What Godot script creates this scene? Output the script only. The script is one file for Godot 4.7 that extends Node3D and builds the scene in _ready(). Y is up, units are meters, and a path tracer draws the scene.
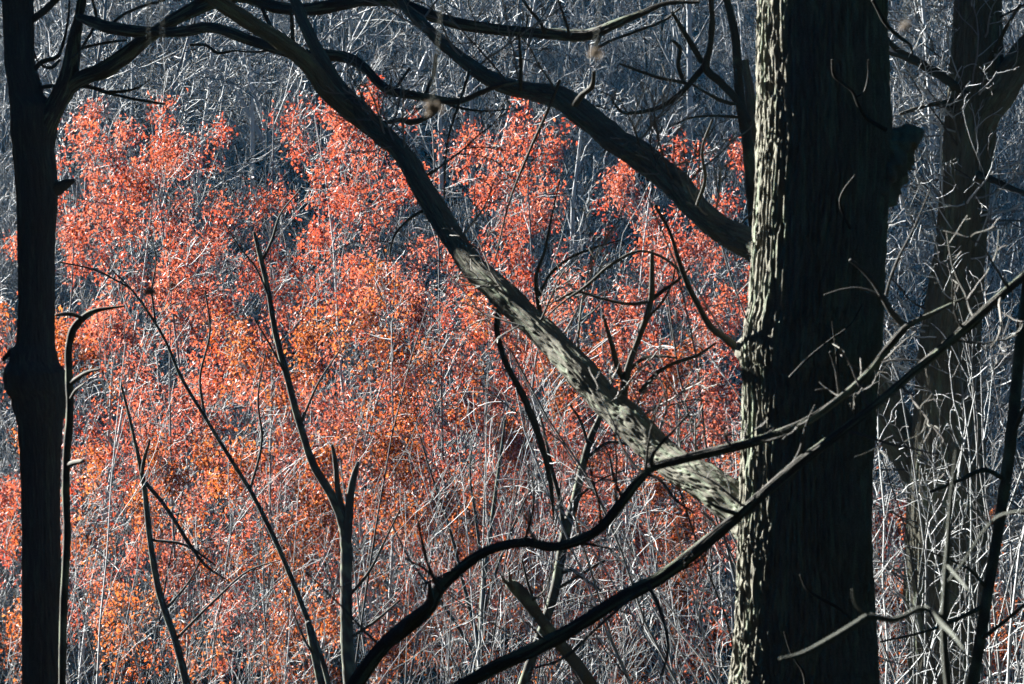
extends Node3D
# A winter wood seen through a long lens: dark trunks close by, a sunlit thicket of
# trees that keep their red leaves, and a bare hillside rising behind it.

const EYE := Vector3(0, 1.6, 0)
const FOV := 12.0
const PITCH := -2.0
const SUN := Vector3(-0.68, 0.50, -0.536)   # towards the sun: low, beyond the trees on one side
var focal := 342.0 / tan(deg_to_rad(FOV / 2.0))   # pixels per unit slope
var hill_noise := FastNoiseLite.new()
var bark_noise := FastNoiseLite.new()
var patch_noise := FastNoiseLite.new()
var M := {}

# ---------------------------------------------------------------- mesh buffer
class Buf:
	var v := PackedVector3Array()
	var n := PackedVector3Array()
	var c := PackedColorArray()
	var i := PackedInt32Array()

	func tube(pts: PackedVector3Array, rad: PackedFloat32Array, sides: int, col: Color, lump := 0.0, noise: FastNoiseLite = null, patch: Color = Color(0, 0, 0, 0)) -> void:
		var count := pts.size()
		if count < 2:
			return
		var t := (pts[1] - pts[0]).normalized()
		var side := t.cross(Vector3.UP if absf(t.y) < 0.9 else Vector3.RIGHT).normalized()
		var first := v.size()
		for k in count:
			var tt := (pts[mini(k + 1, count - 1)] - pts[maxi(k - 1, 0)]).normalized()
			side = (side - tt * side.dot(tt)).normalized()
			var other := tt.cross(side)
			var r := rad[k]
			for s in sides:
				var a := TAU * s / sides
				var d := side * cos(a) + other * sin(a)
				var rr := r
				var cc := col
				if noise:
					var q := pts[k] + d * r
					var f := noise.get_noise_3dv(q)
					rr += f * lump * r
					if patch.a > 0.0:
						cc = col.lerp(patch, clampf(noise.get_noise_3dv(q * 0.6 + Vector3(31, 7, 3)) * 3.0, 0.0, 1.0) * patch.a)
				v.append(pts[k] + d * rr)
				n.append(d)
				c.append(cc)
		for k in count - 1:
			for s in sides:
				var a := first + k * sides + s
				var b := first + k * sides + (s + 1) % sides
				i.append_array(PackedInt32Array([a, a + sides, b, b, a + sides, b + sides]))
		# closed ends
		for e in [0, count - 1]:
			var tip := v.size()
			var dirn := (pts[0] - pts[1]).normalized() if e == 0 else (pts[count - 1] - pts[count - 2]).normalized()
			v.append(pts[e] + dirn * rad[e] * 0.5)
			n.append(dirn)
			c.append(col)
			for s in sides:
				var a: int = first + e * sides + s
				var b: int = first + e * sides + (s + 1) % sides
				if e == 0:
					i.append_array(PackedInt32Array([tip, a, b]))
				else:
					i.append_array(PackedInt32Array([tip, b, a]))

	func leaf(at: Vector3, along: Vector3, across: Vector3, length: float, width: float, fold: float, col: Color) -> void:
		var up := along.cross(across).normalized()
		var tip := at + along * length - up * length * fold * 0.4
		var mid := at + along * length * 0.45
		var l := mid + across * width * 0.5 + up * width * fold
		var r := mid - across * width * 0.5 + up * width * fold
		var na := (l - at).cross(tip - at).normalized()
		var nb := (tip - at).cross(r - at).normalized()
		var f := v.size()
		v.append_array(PackedVector3Array([at, l, tip, at, tip, r]))
		n.append_array(PackedVector3Array([na, na, na, nb, nb, nb]))
		c.append_array(PackedColorArray([col, col, col, col, col, col]))
		i.append_array(PackedInt32Array([f, f + 2, f + 1, f + 3, f + 5, f + 4]))

	func recomputed() -> void:
		# normals from the faces, for displaced shapes
		for k in n.size():
			n[k] = Vector3.ZERO
		for k in range(0, i.size(), 3):
			var q := (v[i[k + 2]] - v[i[k]]).cross(v[i[k + 1]] - v[i[k]])
			n[i[k]] += q
			n[i[k + 1]] += q
			n[i[k + 2]] += q
		for k in n.size():
			n[k] = n[k].normalized()

	func mesh(m: Material) -> ArrayMesh:
		var a := []
		a.resize(Mesh.ARRAY_MAX)
		a[Mesh.ARRAY_VERTEX] = v
		a[Mesh.ARRAY_NORMAL] = n
		a[Mesh.ARRAY_COLOR] = c
		a[Mesh.ARRAY_INDEX] = i
		var r := ArrayMesh.new()
		r.add_surface_from_arrays(Mesh.PRIMITIVE_TRIANGLES, a)
		r.surface_set_material(0, m)
		return r

# ---------------------------------------------------------------- helpers
func ground_at(x: float, z: float) -> float:
	var d := -z
	var y := 0.0
	if d < 0.0:
		y = -d * 0.5
	elif d < 50.0:
		y = -0.172 * d
	elif d < 60.0:
		y = -8.6
	else:
		y = -8.6 + 0.40 * (d - 60.0)
	var bump := hill_noise.get_noise_2d(x, z)
	return y + bump * clampf(absf(d) * 0.02, 0.05, 1.2)

func at_pixel(px: float, py: float, depth: float) -> Vector3:
	# a direction through the lens, taken to the plane that lies so many metres away
	var d := Vector3((px - 512.0) / focal, -(py - 342.0) / focal, -1.0).rotated(Vector3.RIGHT, deg_to_rad(PITCH))
	return EYE + d * (depth / -d.z)

func meshed(called: String, b: Buf, m: Material, parent: Node) -> MeshInstance3D:
	var o := MeshInstance3D.new()
	o.name = called
	o.mesh = b.mesh(m)
	parent.add_child(o, true)
	return o

var taken := {}
func numbered(called: String) -> String:
	var k: int = taken.get(called, -1) + 1
	taken[called] = k
	return called if k == 0 else "%s_%03d" % [called, k]

func thing(called: String, label: String, category: String, group := "", at := Vector3.ZERO, turn := 0.0) -> Node3D:
	var o := Node3D.new()
	o.name = numbered(called)
	add_child(o)
	o.position = at
	o.rotation.y = turn
	o.set_meta("label", label)
	o.set_meta("category", category)
	if group:
		o.set_meta("group", group)
	return o

func copy_of(src: Node3D, at: Vector3, turn: float, size: float) -> Node3D:
	var o: Node3D = src.duplicate()
	var plain: String = src.name
	if plain.length() > 4 and plain[-4] == "_" and plain.right(3).is_valid_int():
		plain = plain.left(-4)
	o.name = numbered(plain)
	add_child(o)
	o.position = at
	o.rotation.y = turn
	o.scale = Vector3.ONE * size
	return o

func slope_at(ctrl: Array, k: int) -> Vector4:
	# tangent of a curve whose control points lie unevenly far apart
	var b: Vector4 = ctrl[k]
	if k == 0:
		return (ctrl[1] - b) / maxf((ctrl[1] - b).length(), 1e-5)
	var a: Vector4 = ctrl[k - 1]
	var d1 := maxf((b - a).length(), 1e-5)
	if k == ctrl.size() - 1:
		return (b - a) / d1
	var c: Vector4 = ctrl[k + 1]
	var d2 := maxf((c - b).length(), 1e-5)
	return ((b - a) / d1 * d2 + (c - b) / d2 * d1) / (d1 + d2)

func smooth_path(ctrl: Array, per: int) -> Array:
	# ctrl: Vector4 (place, radius) -> [points, radii] along a Catmull-Rom curve
	var pts := PackedVector3Array()
	var rad := PackedFloat32Array()
	for k in ctrl.size() - 1:
		var b: Vector4 = ctrl[k]
		var c: Vector4 = ctrl[k + 1]
		var span := maxf((c - b).length(), 1e-5)
		var mb := slope_at(ctrl, k) * span
		var mc := slope_at(ctrl, k + 1) * span
		for s in per:
			var t := float(s) / per
			var t2 := t * t
			var t3 := t2 * t
			var q := b * (2.0 * t3 - 3.0 * t2 + 1.0) + mb * (t3 - 2.0 * t2 + t) + c * (3.0 * t2 - 2.0 * t3) + mc * (t3 - t2)
			pts.append(Vector3(q.x, q.y, q.z))
			rad.append(maxf(q.w, 0.0008))
	var e: Vector4 = ctrl[-1]
	pts.append(Vector3(e.x, e.y, e.z))
	rad.append(e.w)
	return [pts, rad]

func traced(list: Array, near: float, far: float) -> Array:
	# [[px, py, width in px], ...] laid at depths running from near to far
	var r := []
	for k in list.size():
		var d := lerpf(near, far, float(k) / (list.size() - 1))
		var p := at_pixel(list[k][0], list[k][1], d)
		r.append(Vector4(p.x, p.y, p.z, list[k][2] * 0.5 * d / focal))
	return r

func rooted(ctrl: Array, x: float, z: float, r: float) -> Array:
	# lets a traced stem go on down to the ground
	var g := ground_at(x, z) - 0.15
	var first: Vector4 = ctrl[0]
	var a := Vector4(x, g, z, r)
	var m := Vector4(lerpf(x, first.x, 0.45), lerpf(g, first.y, 0.5), lerpf(z, first.z, 0.45), lerpf(r, first.w, 0.6))
	return [a, m] + ctrl

func branch_part(called: String, ctrl: Array, parent: Node, m: Material, col: Color, sides := 10, per := 6, lump := 0.25, patch := Color(0, 0, 0, 0)) -> MeshInstance3D:
	var p := smooth_path(ctrl, per)
	var b := Buf.new()
	b.tube(p[0], p[1], sides, col, lump, bark_noise, patch)
	if lump > 0.0:
		b.recomputed()
	return meshed(called, b, m, parent)

func limb_part(called: String, ctrl: Array, parent: Node, m: Material, col: Color, patch: Color, ridge := 0.007, ridges := 120.0) -> MeshInstance3D:
	# a limb with furrowed bark that follows its length
	var path := smooth_path(ctrl, 34)
	var pts: PackedVector3Array = path[0]
	var rad: PackedFloat32Array = path[1]
	var sides := 88
	var b := Buf.new()
	var f1 := FastNoiseLite.new()
	f1.seed = 61
	f1.frequency = 1.0
	f1.fractal_octaves = 2
	var side := (pts[1] - pts[0]).normalized().cross(Vector3.FORWARD).normalized()
	var run := 0.0
	for k in pts.size():
		var tt := (pts[mini(k + 1, pts.size() - 1)] - pts[maxi(k - 1, 0)]).normalized()
		side = (side - tt * side.dot(tt)).normalized()
		var other := tt.cross(side)
		if k > 0:
			run += pts[k].distance_to(pts[k - 1])
		var r := rad[k] * (1.0 + 0.16 * f1.get_noise_2d(run * 3.5, 80.0))
		var bend := (side * f1.get_noise_2d(run * 1.7, 11.0) + other * f1.get_noise_2d(run * 1.7, 33.0)) * r * 0.25
		for s in sides:
			var a := TAU * s / sides
			var u := Vector2(cos(a), sin(a)) * r * ridges
			var wx := f1.get_noise_3d(cos(a) * 2.0, run * 3.0, sin(a) * 2.0 + 50.0)
			var h := smoothstep(0.0, 0.3, absf(f1.get_noise_3d(u.x + wx, run * 2.2, u.y))) * 0.8
			h += f1.get_noise_3d(u.x * 2.5, run * 12.0, u.y * 2.5) * 0.5
			var lump := 1.0 + 0.10 * f1.get_noise_3d(cos(a) * 0.8, run * 5.0, sin(a) * 0.8 + 5.0)
			b.v.append(pts[k] + bend + (side * cos(a) + other * sin(a)) * (r * lump + (h - 0.6) * minf(ridge, r * 0.16)))
			b.n.append(tt)
			var lichen := smoothstep(0.05, 0.35, f1.get_noise_3d(u.x * 0.5 + 20.0, run * 4.0, u.y * 0.5))
			b.c.append(col.lerp(patch, lichen * patch.a) * (1.0 + 0.35 * f1.get_noise_3d(u.x * 2.0, run * 14.0, u.y * 2.0 + 3.0)))
	for k in pts.size() - 1:
		for s in sides:
			var a := k * sides + s
			var c := k * sides + (s + 1) % sides
			b.i.append_array(PackedInt32Array([a, a + sides, c, c, a + sides, c + sides]))
	b.recomputed()
	return meshed(called, b, m, parent)

# grows a branching shape; bufs[0] takes the stem, bufs[1] all the rest
func grow(bufs: Array, p: Vector3, d: Vector3, length: float, r: float, lvl: int, cfg: Dictionary, rng: RandomNumberGenerator, ends: Array) -> void:
	var steps: int = cfg.steps[lvl]
	var pts := PackedVector3Array([p])
	var rad := PackedFloat32Array([r])
	var dirs := [d]
	var q := p
	var dd := d
	var wob: float = cfg.wobble[lvl]
	for k in steps:
		dd = (dd + Vector3(rng.randf_range(-1, 1), rng.randf_range(-1, 1), rng.randf_range(-1, 1)) * wob + Vector3.UP * cfg.lift[lvl]).normalized()
		q += dd * length / steps
		pts.append(q)
		dirs.append(dd)
		rad.append(maxf(lerpf(r, r * cfg.taper, float(k + 1) / steps), cfg.thin))
	bufs[mini(lvl, 1)].tube(pts, rad, cfg.sides[lvl], cfg.tint.lerp(cfg.tint2, pow(rng.randf(), cfg.get("bias", 1.0))))
	if lvl >= cfg.kids.size():
		ends.append([q, dd])
		return
	var lo: float = cfg.from[lvl]
	var kids: int = cfg.kids[lvl]
	for k in kids:
		var t := lerpf(lo, 1.0, (k + rng.randf()) / kids)
		var f := t * steps
		var j := mini(int(f), steps - 1)
		var at := pts[j].lerp(pts[j + 1], f - j)
		var axis: Vector3 = (dirs[j] as Vector3).cross(Vector3(rng.randf_range(-1, 1), rng.randf_range(-0.5, 0.5), rng.randf_range(-1, 1))).normalized()
		var nd: Vector3 = (dirs[j] as Vector3).rotated(axis, deg_to_rad(rng.randf_range(cfg.angle[lvl][0], cfg.angle[lvl][1])))
		var l: float = length * cfg.ratio[lvl] * rng.randf_range(0.6, 1.15) * (1.0 - cfg.shrink[lvl] * t)
		grow(bufs, at, nd, l, maxf(lerpf(rad[j], rad[j + 1], f - j) * cfg.slim, cfg.thin), lvl + 1, cfg, rng, ends)

func noise_texture(frequency: float, low: float, high: float, seed_: int, relief := false) -> NoiseTexture2D:
	var f := FastNoiseLite.new()
	f.seed = seed_
	f.frequency = frequency
	f.fractal_octaves = 4
	var t := NoiseTexture2D.new()
	t.width = 512
	t.height = 512
	t.seamless = true
	t.noise = f
	if relief:
		t.as_normal_map = true
		t.bump_strength = 6.0
	else:
		var g := Gradient.new()
		g.set_color(0, Color(low, low, low))
		g.set_color(1, Color(high, high, high))
		t.color_ramp = g
	return t

func matte(rough: float, grain: float, relief: float) -> StandardMaterial3D:
	var m := StandardMaterial3D.new()
	m.vertex_color_use_as_albedo = true
	m.roughness = rough
	m.metallic_specular = 0.25
	if grain > 0.0:
		m.uv1_triplanar = true
		m.uv1_scale = Vector3.ONE * grain
		m.albedo_texture = M.grain_texture
		if relief > 0.0:
			m.normal_enabled = true
			m.normal_texture = M.relief_texture
			m.normal_scale = relief
	return m

# a big stem from its two outlines, with furrowed bark
func furrowed_trunk(rows: Array, depth: float, sides: int, fine_rows: int, ridge: float, ridges: float, col: Color, patch: Color, seed_: int) -> Buf:
	var b := Buf.new()
	var ys := []
	var first: float = rows[0][0]
	var last: float = rows[-1][0]
	for k in fine_rows + 1:
		ys.append(lerpf(first, last, float(k) / fine_rows))
	var f1 := FastNoiseLite.new()
	f1.seed = seed_
	f1.frequency = 1.0
	f1.fractal_octaves = 2
	var f2 := FastNoiseLite.new()
	f2.seed = seed_ + 5
	f2.frequency = 1.0
	f2.fractal_octaves = 3
	var j := 0
	for y in ys:
		while j < rows.size() - 2 and rows[j + 1][0] < y:
			j += 1
		var t: float = (y - rows[j][0]) / (rows[j + 1][0] - rows[j][0])
		t = t * t * (3.0 - 2.0 * t) if rows[j + 1][0] - rows[j][0] < 40 else t
		var l: float = lerpf(rows[j][1], rows[j + 1][1], t)
		var r: float = lerpf(rows[j][2], rows[j + 1][2], t)
		var p := at_pixel((l + r) * 0.5, y, depth)
		var rad: float = (r - l) * 0.5 * depth / focal
		for s in sides:
			var a := TAU * s / sides
			var d := Vector3(cos(a), 0, sin(a))
			var u := d * rad * ridges
			# long interlaced ridges: stretched noise whose zero lines are the furrows
			var wx := f2.get_noise_3d(d.x * 3.0, p.y * 2.2, d.z * 3.0) * 0.9
			var k1 := f1.get_noise_3d(u.x + wx, p.y * 1.3, u.z + wx)
			var k2 := f1.get_noise_3d(u.x * 1.9 + 40.0 - wx, p.y * 2.6, u.z * 1.9)
			var h := smoothstep(0.0, 0.34, absf(k1)) * 0.75 + smoothstep(0.0, 0.3, absf(k2)) * 0.4
			h += f2.get_noise_3d(u.x * 3.0, p.y * 13.0, u.z * 3.0) * 0.3
			var shape := 1.0 + 0.035 * sin(a * 3.0 + p.y * 1.1) + 0.03 * f2.get_noise_3d(d.x * 1.5, p.y * 1.2, d.z * 1.5 + 9.0)
			b.v.append(p + d * (rad * shape + (h - 0.9) * ridge))
			b.n.append(d)
			var lichen := smoothstep(0.12, 0.4, f2.get_noise_3d(u.x * 0.5 + 20.0, p.y * 3.0, u.z * 0.5))
			b.c.append(col.lerp(patch, lichen * patch.a) * (1.0 + 0.3 * f2.get_noise_3d(u.x * 2.0, p.y * 12.0, u.z * 2.0 + 3.0)))
	for k in fine_rows:
		for s in sides:
			var a := k * sides + s
			var c := k * sides + (s + 1) % sides
			b.i.append_array(PackedInt32Array([a, a + sides, c, c, a + sides, c + sides]))
	b.recomputed()
	return b

# ---------------------------------------------------------------- the place
func _ready() -> void:
	var cam := Camera3D.new()
	cam.name = "camera"
	add_child(cam)
	var lens := CameraAttributesPhysical.new()
	lens.frustum_focal_length = 114.0
	lens.frustum_focus_distance = 26.0
	lens.exposure_aperture = 18.0
	lens.frustum_far = 600.0
	cam.attributes = lens
	cam.fov = FOV
	cam.far = 600.0
	cam.near = 0.1
	cam.position = EYE
	cam.rotation_degrees.x = PITCH
	cam.current = true

	var around := WorldEnvironment.new()
	around.name = "world_environment"
	var e := Environment.new()
	var air := ProceduralSkyMaterial.new()
	air.sky_top_color = Color(0.05, 0.44, 0.80)
	air.sky_horizon_color = Color(0.20, 0.66, 0.92)
	air.sky_curve = 0.12
	air.ground_horizon_color = Color(0.20, 0.24, 0.30)
	air.ground_bottom_color = Color(0.06, 0.06, 0.06)
	air.sun_angle_max = 0.0
	e.sky = Sky.new()
	e.sky.sky_material = air
	e.background_mode = Environment.BG_SKY
	e.background_energy_multiplier = 0.024
	e.tonemap_mode = Environment.TONE_MAPPER_LINEAR
	e.tonemap_exposure = 13.0
	e.fog_enabled = true
	e.fog_density = 0.00010
	e.fog_light_color = Color(0.26, 0.70, 1.0)
	e.sdfgi_enabled = true
	e.ssao_enabled = true
	e.ssil_enabled = true
	around.environment = e
	add_child(around)

	var sun := DirectionalLight3D.new()
	sun.name = "sun"
	add_child(sun)
	sun.look_at_from_position(SUN * 50.0, Vector3.ZERO)
	sun.light_energy = 1.6
	sun.light_color = Color(1.0, 0.985, 0.955)
	sun.light_angular_distance = 0.5
	sun.shadow_enabled = true

	hill_noise.seed = 4
	hill_noise.frequency = 0.035
	hill_noise.fractal_octaves = 3
	bark_noise.seed = 11
	bark_noise.frequency = 14.0
	bark_noise.fractal_octaves = 3
	patch_noise.seed = 21
	patch_noise.frequency = 0.3

	M.grain_texture = noise_texture(0.05, 0.55, 1.0, 3)
	M.relief_texture = noise_texture(0.06, 0, 1, 8, true)
	M.bark = matte(0.9, 9.0, 0.8)
	M.twig = matte(0.7, 0.0, 0.0)
	M.far_twig = matte(0.75, 0.0, 0.0)
	M.leaf = matte(0.5, 0.0, 0.0)
	M.leaf.cull_mode = BaseMaterial3D.CULL_DISABLED
	M.leaf.backlight_enabled = true
	M.leaf.backlight = Color(1.0, 0.9, 0.8)

	M.dry_leaf = matte(0.7, 0.0, 0.0)
	M.dry_leaf.cull_mode = BaseMaterial3D.CULL_DISABLED
	M.dry_leaf.backlight_enabled = true
	M.dry_leaf.backlight = Color(0.8, 0.8, 0.8)

	build_ground()
	build_furrowed_tree()
	build_fork_tree()
	build_leaning_tree()
	build_shading_trees()
	build_shade_evergreens()
	build_red_stand()
	build_hillside()
	build_thicket()
	build_near_stems()
	build_brambles()
	build_lens_side_twigs()

# ---------------------------------------------------------------- ground
func build_ground() -> void:
	var b := Buf.new()
	var xs := 110
	var zs := 120
	for kz in zs + 1:
		var z := lerpf(45.0, -195.0, float(kz) / zs)
		for kx in xs + 1:
			var x := lerpf(-110.0, 110.0, float(kx) / xs)
			b.v.append(Vector3(x, ground_at(x, z), z))
			b.n.append(Vector3.UP)
			var f := patch_noise.get_noise_2d(x, z) * 0.5 + 0.5
			b.c.append(Color(0.012, 0.013, 0.014).lerp(Color(0.024, 0.020, 0.017), f))
	for kz in zs:
		for kx in xs:
			var a := kz * (xs + 1) + kx
			b.i.append_array(PackedInt32Array([a, a + xs + 1, a + 1, a + 1, a + xs + 1, a + xs + 2]))
	b.recomputed()
	for k in b.n.size():
		if b.n[k].y < 0:
			b.n[k] = -b.n[k]
	M.litter = matte(0.95, 1.3, 0.0)
	M.litter.uv1_world_triplanar = true
	M.litter.normal_enabled = true
	M.litter.normal_texture = M.relief_texture
	M.litter.normal_scale = 1.5
	var o := meshed("ground", b, M.litter, self)
	o.set_meta("kind", "structure")
	o.set_meta("label", "leaf strewn woodland floor falling to a hollow and up again")
	o.set_meta("category", "ground")

# ---------------------------------------------------------------- trees close by
const TWIG_DARK := Color(0.020, 0.020, 0.020)
const TWIG_PALE := Color(0.29, 0.305, 0.313)
const BARK := Color(0.124, 0.121, 0.096)
const LICHEN := Color(0.150, 0.180, 0.128, 0.9)

func build_furrowed_tree() -> void:
	var D := 10.5
	var t := thing("furrowed_tree", "thick tree with deeply furrowed bark and two long slanting limbs", "tree", "", Vector3.ZERO)
	var rows := [[-900, 775, 870], [-300, 764, 880], [-40, 759, 886], [0, 758, 885], [60, 757, 886], [120, 756, 889], [170, 755, 889], [220, 752, 885], [260, 750, 883], [300, 747, 881], [330, 742, 879], [355, 738, 878], [380, 741, 875], [420, 741, 872], [470, 739, 869], [520, 737, 868], [570, 735, 869], [620, 734, 873], [660, 731, 876], [684, 728, 878], [760, 715, 890], [830, 695, 908], [1100, 660, 945]]
	meshed("trunk", furrowed_trunk(rows, D, 380, 1300, 0.016, 52.0, BARK, LICHEN, 17), M.bark, t)
	var stub := [[840, 215, 60], [868, 178, 66], [890, 152, 50], [905, 140, 32], [916, 133, 16], [922, 130, 7]]
	branch_part("branch_stub", traced(stub, D, D + 0.05), t, M.bark, BARK, 40, 14, 0.5, LICHEN)
	var knot := [[775, 350, 40], [750, 352, 38], [742, 353, 26], [737, 354, 12]]
	branch_part("knot", traced(knot, D, D), t, M.bark, BARK, 24, 8, 0.5, LICHEN)
	# the long lower limb, forked near its top
	var lower := [[790, 548, 77.8], [745, 515, 46.2], [700, 480, 33.9], [660, 450, 32.5], [620, 415, 30.3], [580, 375, 28.9], [545, 335, 26.0], [510, 300, 26.0], [470, 265, 24.6], [450, 235, 23.8], [425, 190, 20.9], [400, 150, 20.2], [372, 125, 19.4], [347, 94, 13.0], [325, 64, 11.5], [308, 30, 10.8], [294, 0, 10.1], [270, -80, 8.6], [230, -220, 5.8], [200, -400, 2.2]]
	var lp := limb_part("limb", traced(lower, D + 0.05, D + 2.75), t, M.bark, BARK, LICHEN)
	var fork := [[385, 138, 22], [360, 118, 20], [325, 90, 18], [308, 65, 16], [290, 47, 16], [250, 22, 15], [215, 0, 13], [150, -60, 10], [60, -200, 5]]
	limb_part("limb", traced(fork, D + 1.9, D + 1.5), t, M.bark, BARK, LICHEN)
	var upper := [[800, 270, 56.8], [760, 250, 34.3], [735, 238, 26.3], [700, 210, 24.9], [675, 185, 25.6], [650, 165, 27.0], [620, 145, 24.9], [590, 118, 24.2], [560, 98, 22.6], [530, 92, 19.0], [505, 85, 16.1], [475, 68, 14.6], [445, 45, 12.4], [420, 22, 10.2], [400, 0, 9.5], [375, -50, 8.8], [330, -200, 5.8], [300, -350, 2.9]]
	limb_part("limb", traced(upper, D + 0.3, D + 3.2), t, M.bark, BARK, LICHEN)
	# shoots that stand on the limbs
	var shoots := [
		[[622, 402, 9], [625, 384, 8], [630, 362, 7], [640, 335, 6], [650, 305, 6], [652, 270, 5], [652, 250, 3]],
		[[624, 380, 6], [618, 368, 6], [612, 345, 5], [603, 315, 3]],
		[[628, 370, 4], [645, 358, 4], [660, 356, 3], [677, 358, 2]],
		[[640, 392, 5], [655, 375, 4], [672, 364, 4], [698, 355, 3], [716, 343, 2]],
		[[651, 300, 4], [664, 290, 4], [678, 280, 3], [690, 268, 2]],
		[[645, 320, 4], [660, 305, 3], [672, 283, 2], [676, 262, 1.5]],
		[[742, 352, 9], [727, 340, 8], [712, 328, 7], [697, 303, 6], [685, 278, 6], [677, 255, 5], [671, 235, 4], [655, 205, 3]],
		[[684, 275, 4], [664, 258, 3], [640, 251, 3], [612, 264, 3], [585, 287, 3], [562, 303, 2], [545, 318, 1.5]],
		[[650, 302, 3], [630, 304, 3], [600, 298, 3], [575, 292, 3], [558, 300, 2]],
		[[541, 318, 5], [538, 300, 5], [536, 278, 4], [545, 250, 3], [552, 215, 2], [560, 180, 1.5]],
		[[539, 295, 4], [552, 272, 3], [570, 258, 3], [600, 246, 2], [620, 240, 1.5]],
		[[500, 300, 6], [497, 330, 6], [505, 360, 6], [525, 400, 7], [540, 440, 7], [550, 480, 5], [554, 520, 1.5]],
		[[520, 90, 4], [521, 70, 4], [520, 50, 3], [519, 36, 2]],
		[[575, 105, 7], [582, 95, 6], [592, 86, 5], [594, 72, 4]],
		[[372, 135, 5], [364, 122, 4], [362, 105, 3], [353, 95, 2]],
		[[470, 70, 3], [462, 95, 3], [448, 140, 2], [444, 200, 1.5]],
		[[560, 80, 3], [548, 110, 3], [530, 150, 3], [510, 200, 2], [495, 260, 1.5]],
		[[697, 205, 4], [705, 180, 4], [702, 150, 3], [712, 120, 2]],
		[[436, 205, 4], [412, 217, 3], [395, 235, 2], [388, 260, 1.5]],
	]
	var depths := [0.75, 0.75, 0.75, 0.75, 0.75, 0.75, 0.1, 0.2, 0.75, 1.1, 1.1, 1.2, 1.2, 0.9, 1.9, 1.4, 1.0, 0.5, 1.5]
	for k in shoots.size():
		branch_part("shoot", traced(shoots[k], D + depths[k], D + depths[k] - 0.15), t, M.bark, Color(0.056, 0.055, 0.050), 8, 6, 0.25)
	# small shoots on the face of the trunk
	for s in [[[832, 60, 2], [834, 75, 3], [845, 85, 3], [853, 92, 3], [858, 104, 3.5], [866, 117, 4], [886, 130, 5]], [[868, 60, 1.2], [868, 78, 2], [864, 92, 2], [856, 97, 2.5]], [[873, 0, 4], [886, 24, 4], [898, 36, 4], [910, 45, 3], [913, 55, 2]], [[855, 175, 1.2], [845, 188, 2], [840, 200, 2.5], [843, 214, 2.5], [850, 228, 3]],
		[[790, 377, 3], [806, 360, 2.5], [830, 340, 2], [850, 325, 1.6], [862, 305, 1.2]], [[832, 322, 1.2], [836, 350, 2], [838, 370, 3], [838, 386, 3], [832, 400, 3]], [[800, 575, 1.2], [806, 588, 2], [818, 597, 3], [838, 608, 3], [850, 618, 3]], [[784, 632, 1.2], [792, 655, 2], [803, 672, 2.5], [806, 690, 3]]]:
		branch_part("shoot", traced(s, D - 0.5, D - 0.26), t, M.bark, Color(0.037, 0.037, 0.032), 7, 6, 0.3)
	# fine twigs along the limbs
	var rng := RandomNumberGenerator.new()
	rng.seed = 71
	var cfg := twig_habit(0.0022, Color(0.037, 0.037, 0.034), Color(0.149, 0.146, 0.136))
	var bufs := [Buf.new(), Buf.new()]
	for src in [lower, upper]:
		var c := traced(src, D + (0.05 if src == lower else 0.3), D + (2.75 if src == lower else 3.2))
		for k in 22:
			var f := rng.randf_range(2.0, 13.0)
			var q: Vector4 = (c[int(f)] as Vector4).lerp(c[int(f) + 1], f - int(f))
			var d := Vector3(rng.randf_range(-1, 1), rng.randf_range(-0.3, 1.2), rng.randf_range(-0.8, 0.8)).normalized()
			grow(bufs, Vector3(q.x, q.y, q.z), d, rng.randf_range(0.15, 0.45), 0.005, 0, cfg, rng, [])
	merge(bufs[0], bufs[1])
	var tw := meshed("twigs", bufs[0], M.twig, t)
	tw.set_meta("kind", "stuff")

func merge(a: Buf, b: Buf) -> void:
	var f := a.v.size()
	a.v.append_array(b.v)
	a.n.append_array(b.n)
	a.c.append_array(b.c)
	for k in b.i:
		a.i.append(k + f)

func twig_habit(thin: float, c1: Color, c2: Color) -> Dictionary:
	return {"steps": [6, 5, 4], "wobble": [0.22, 0.3, 0.35], "lift": [0.05, 0.03, 0.02], "taper": 0.4, "thin": thin, "sides": [5, 4, 3], "tint": c1, "tint2": c2,
		"kids": [4, 2], "from": [0.25, 0.3], "angle": [[25, 60], [25, 60]], "ratio": [0.6, 0.6], "shrink": [0.4, 0.3], "slim": 0.7}

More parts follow.
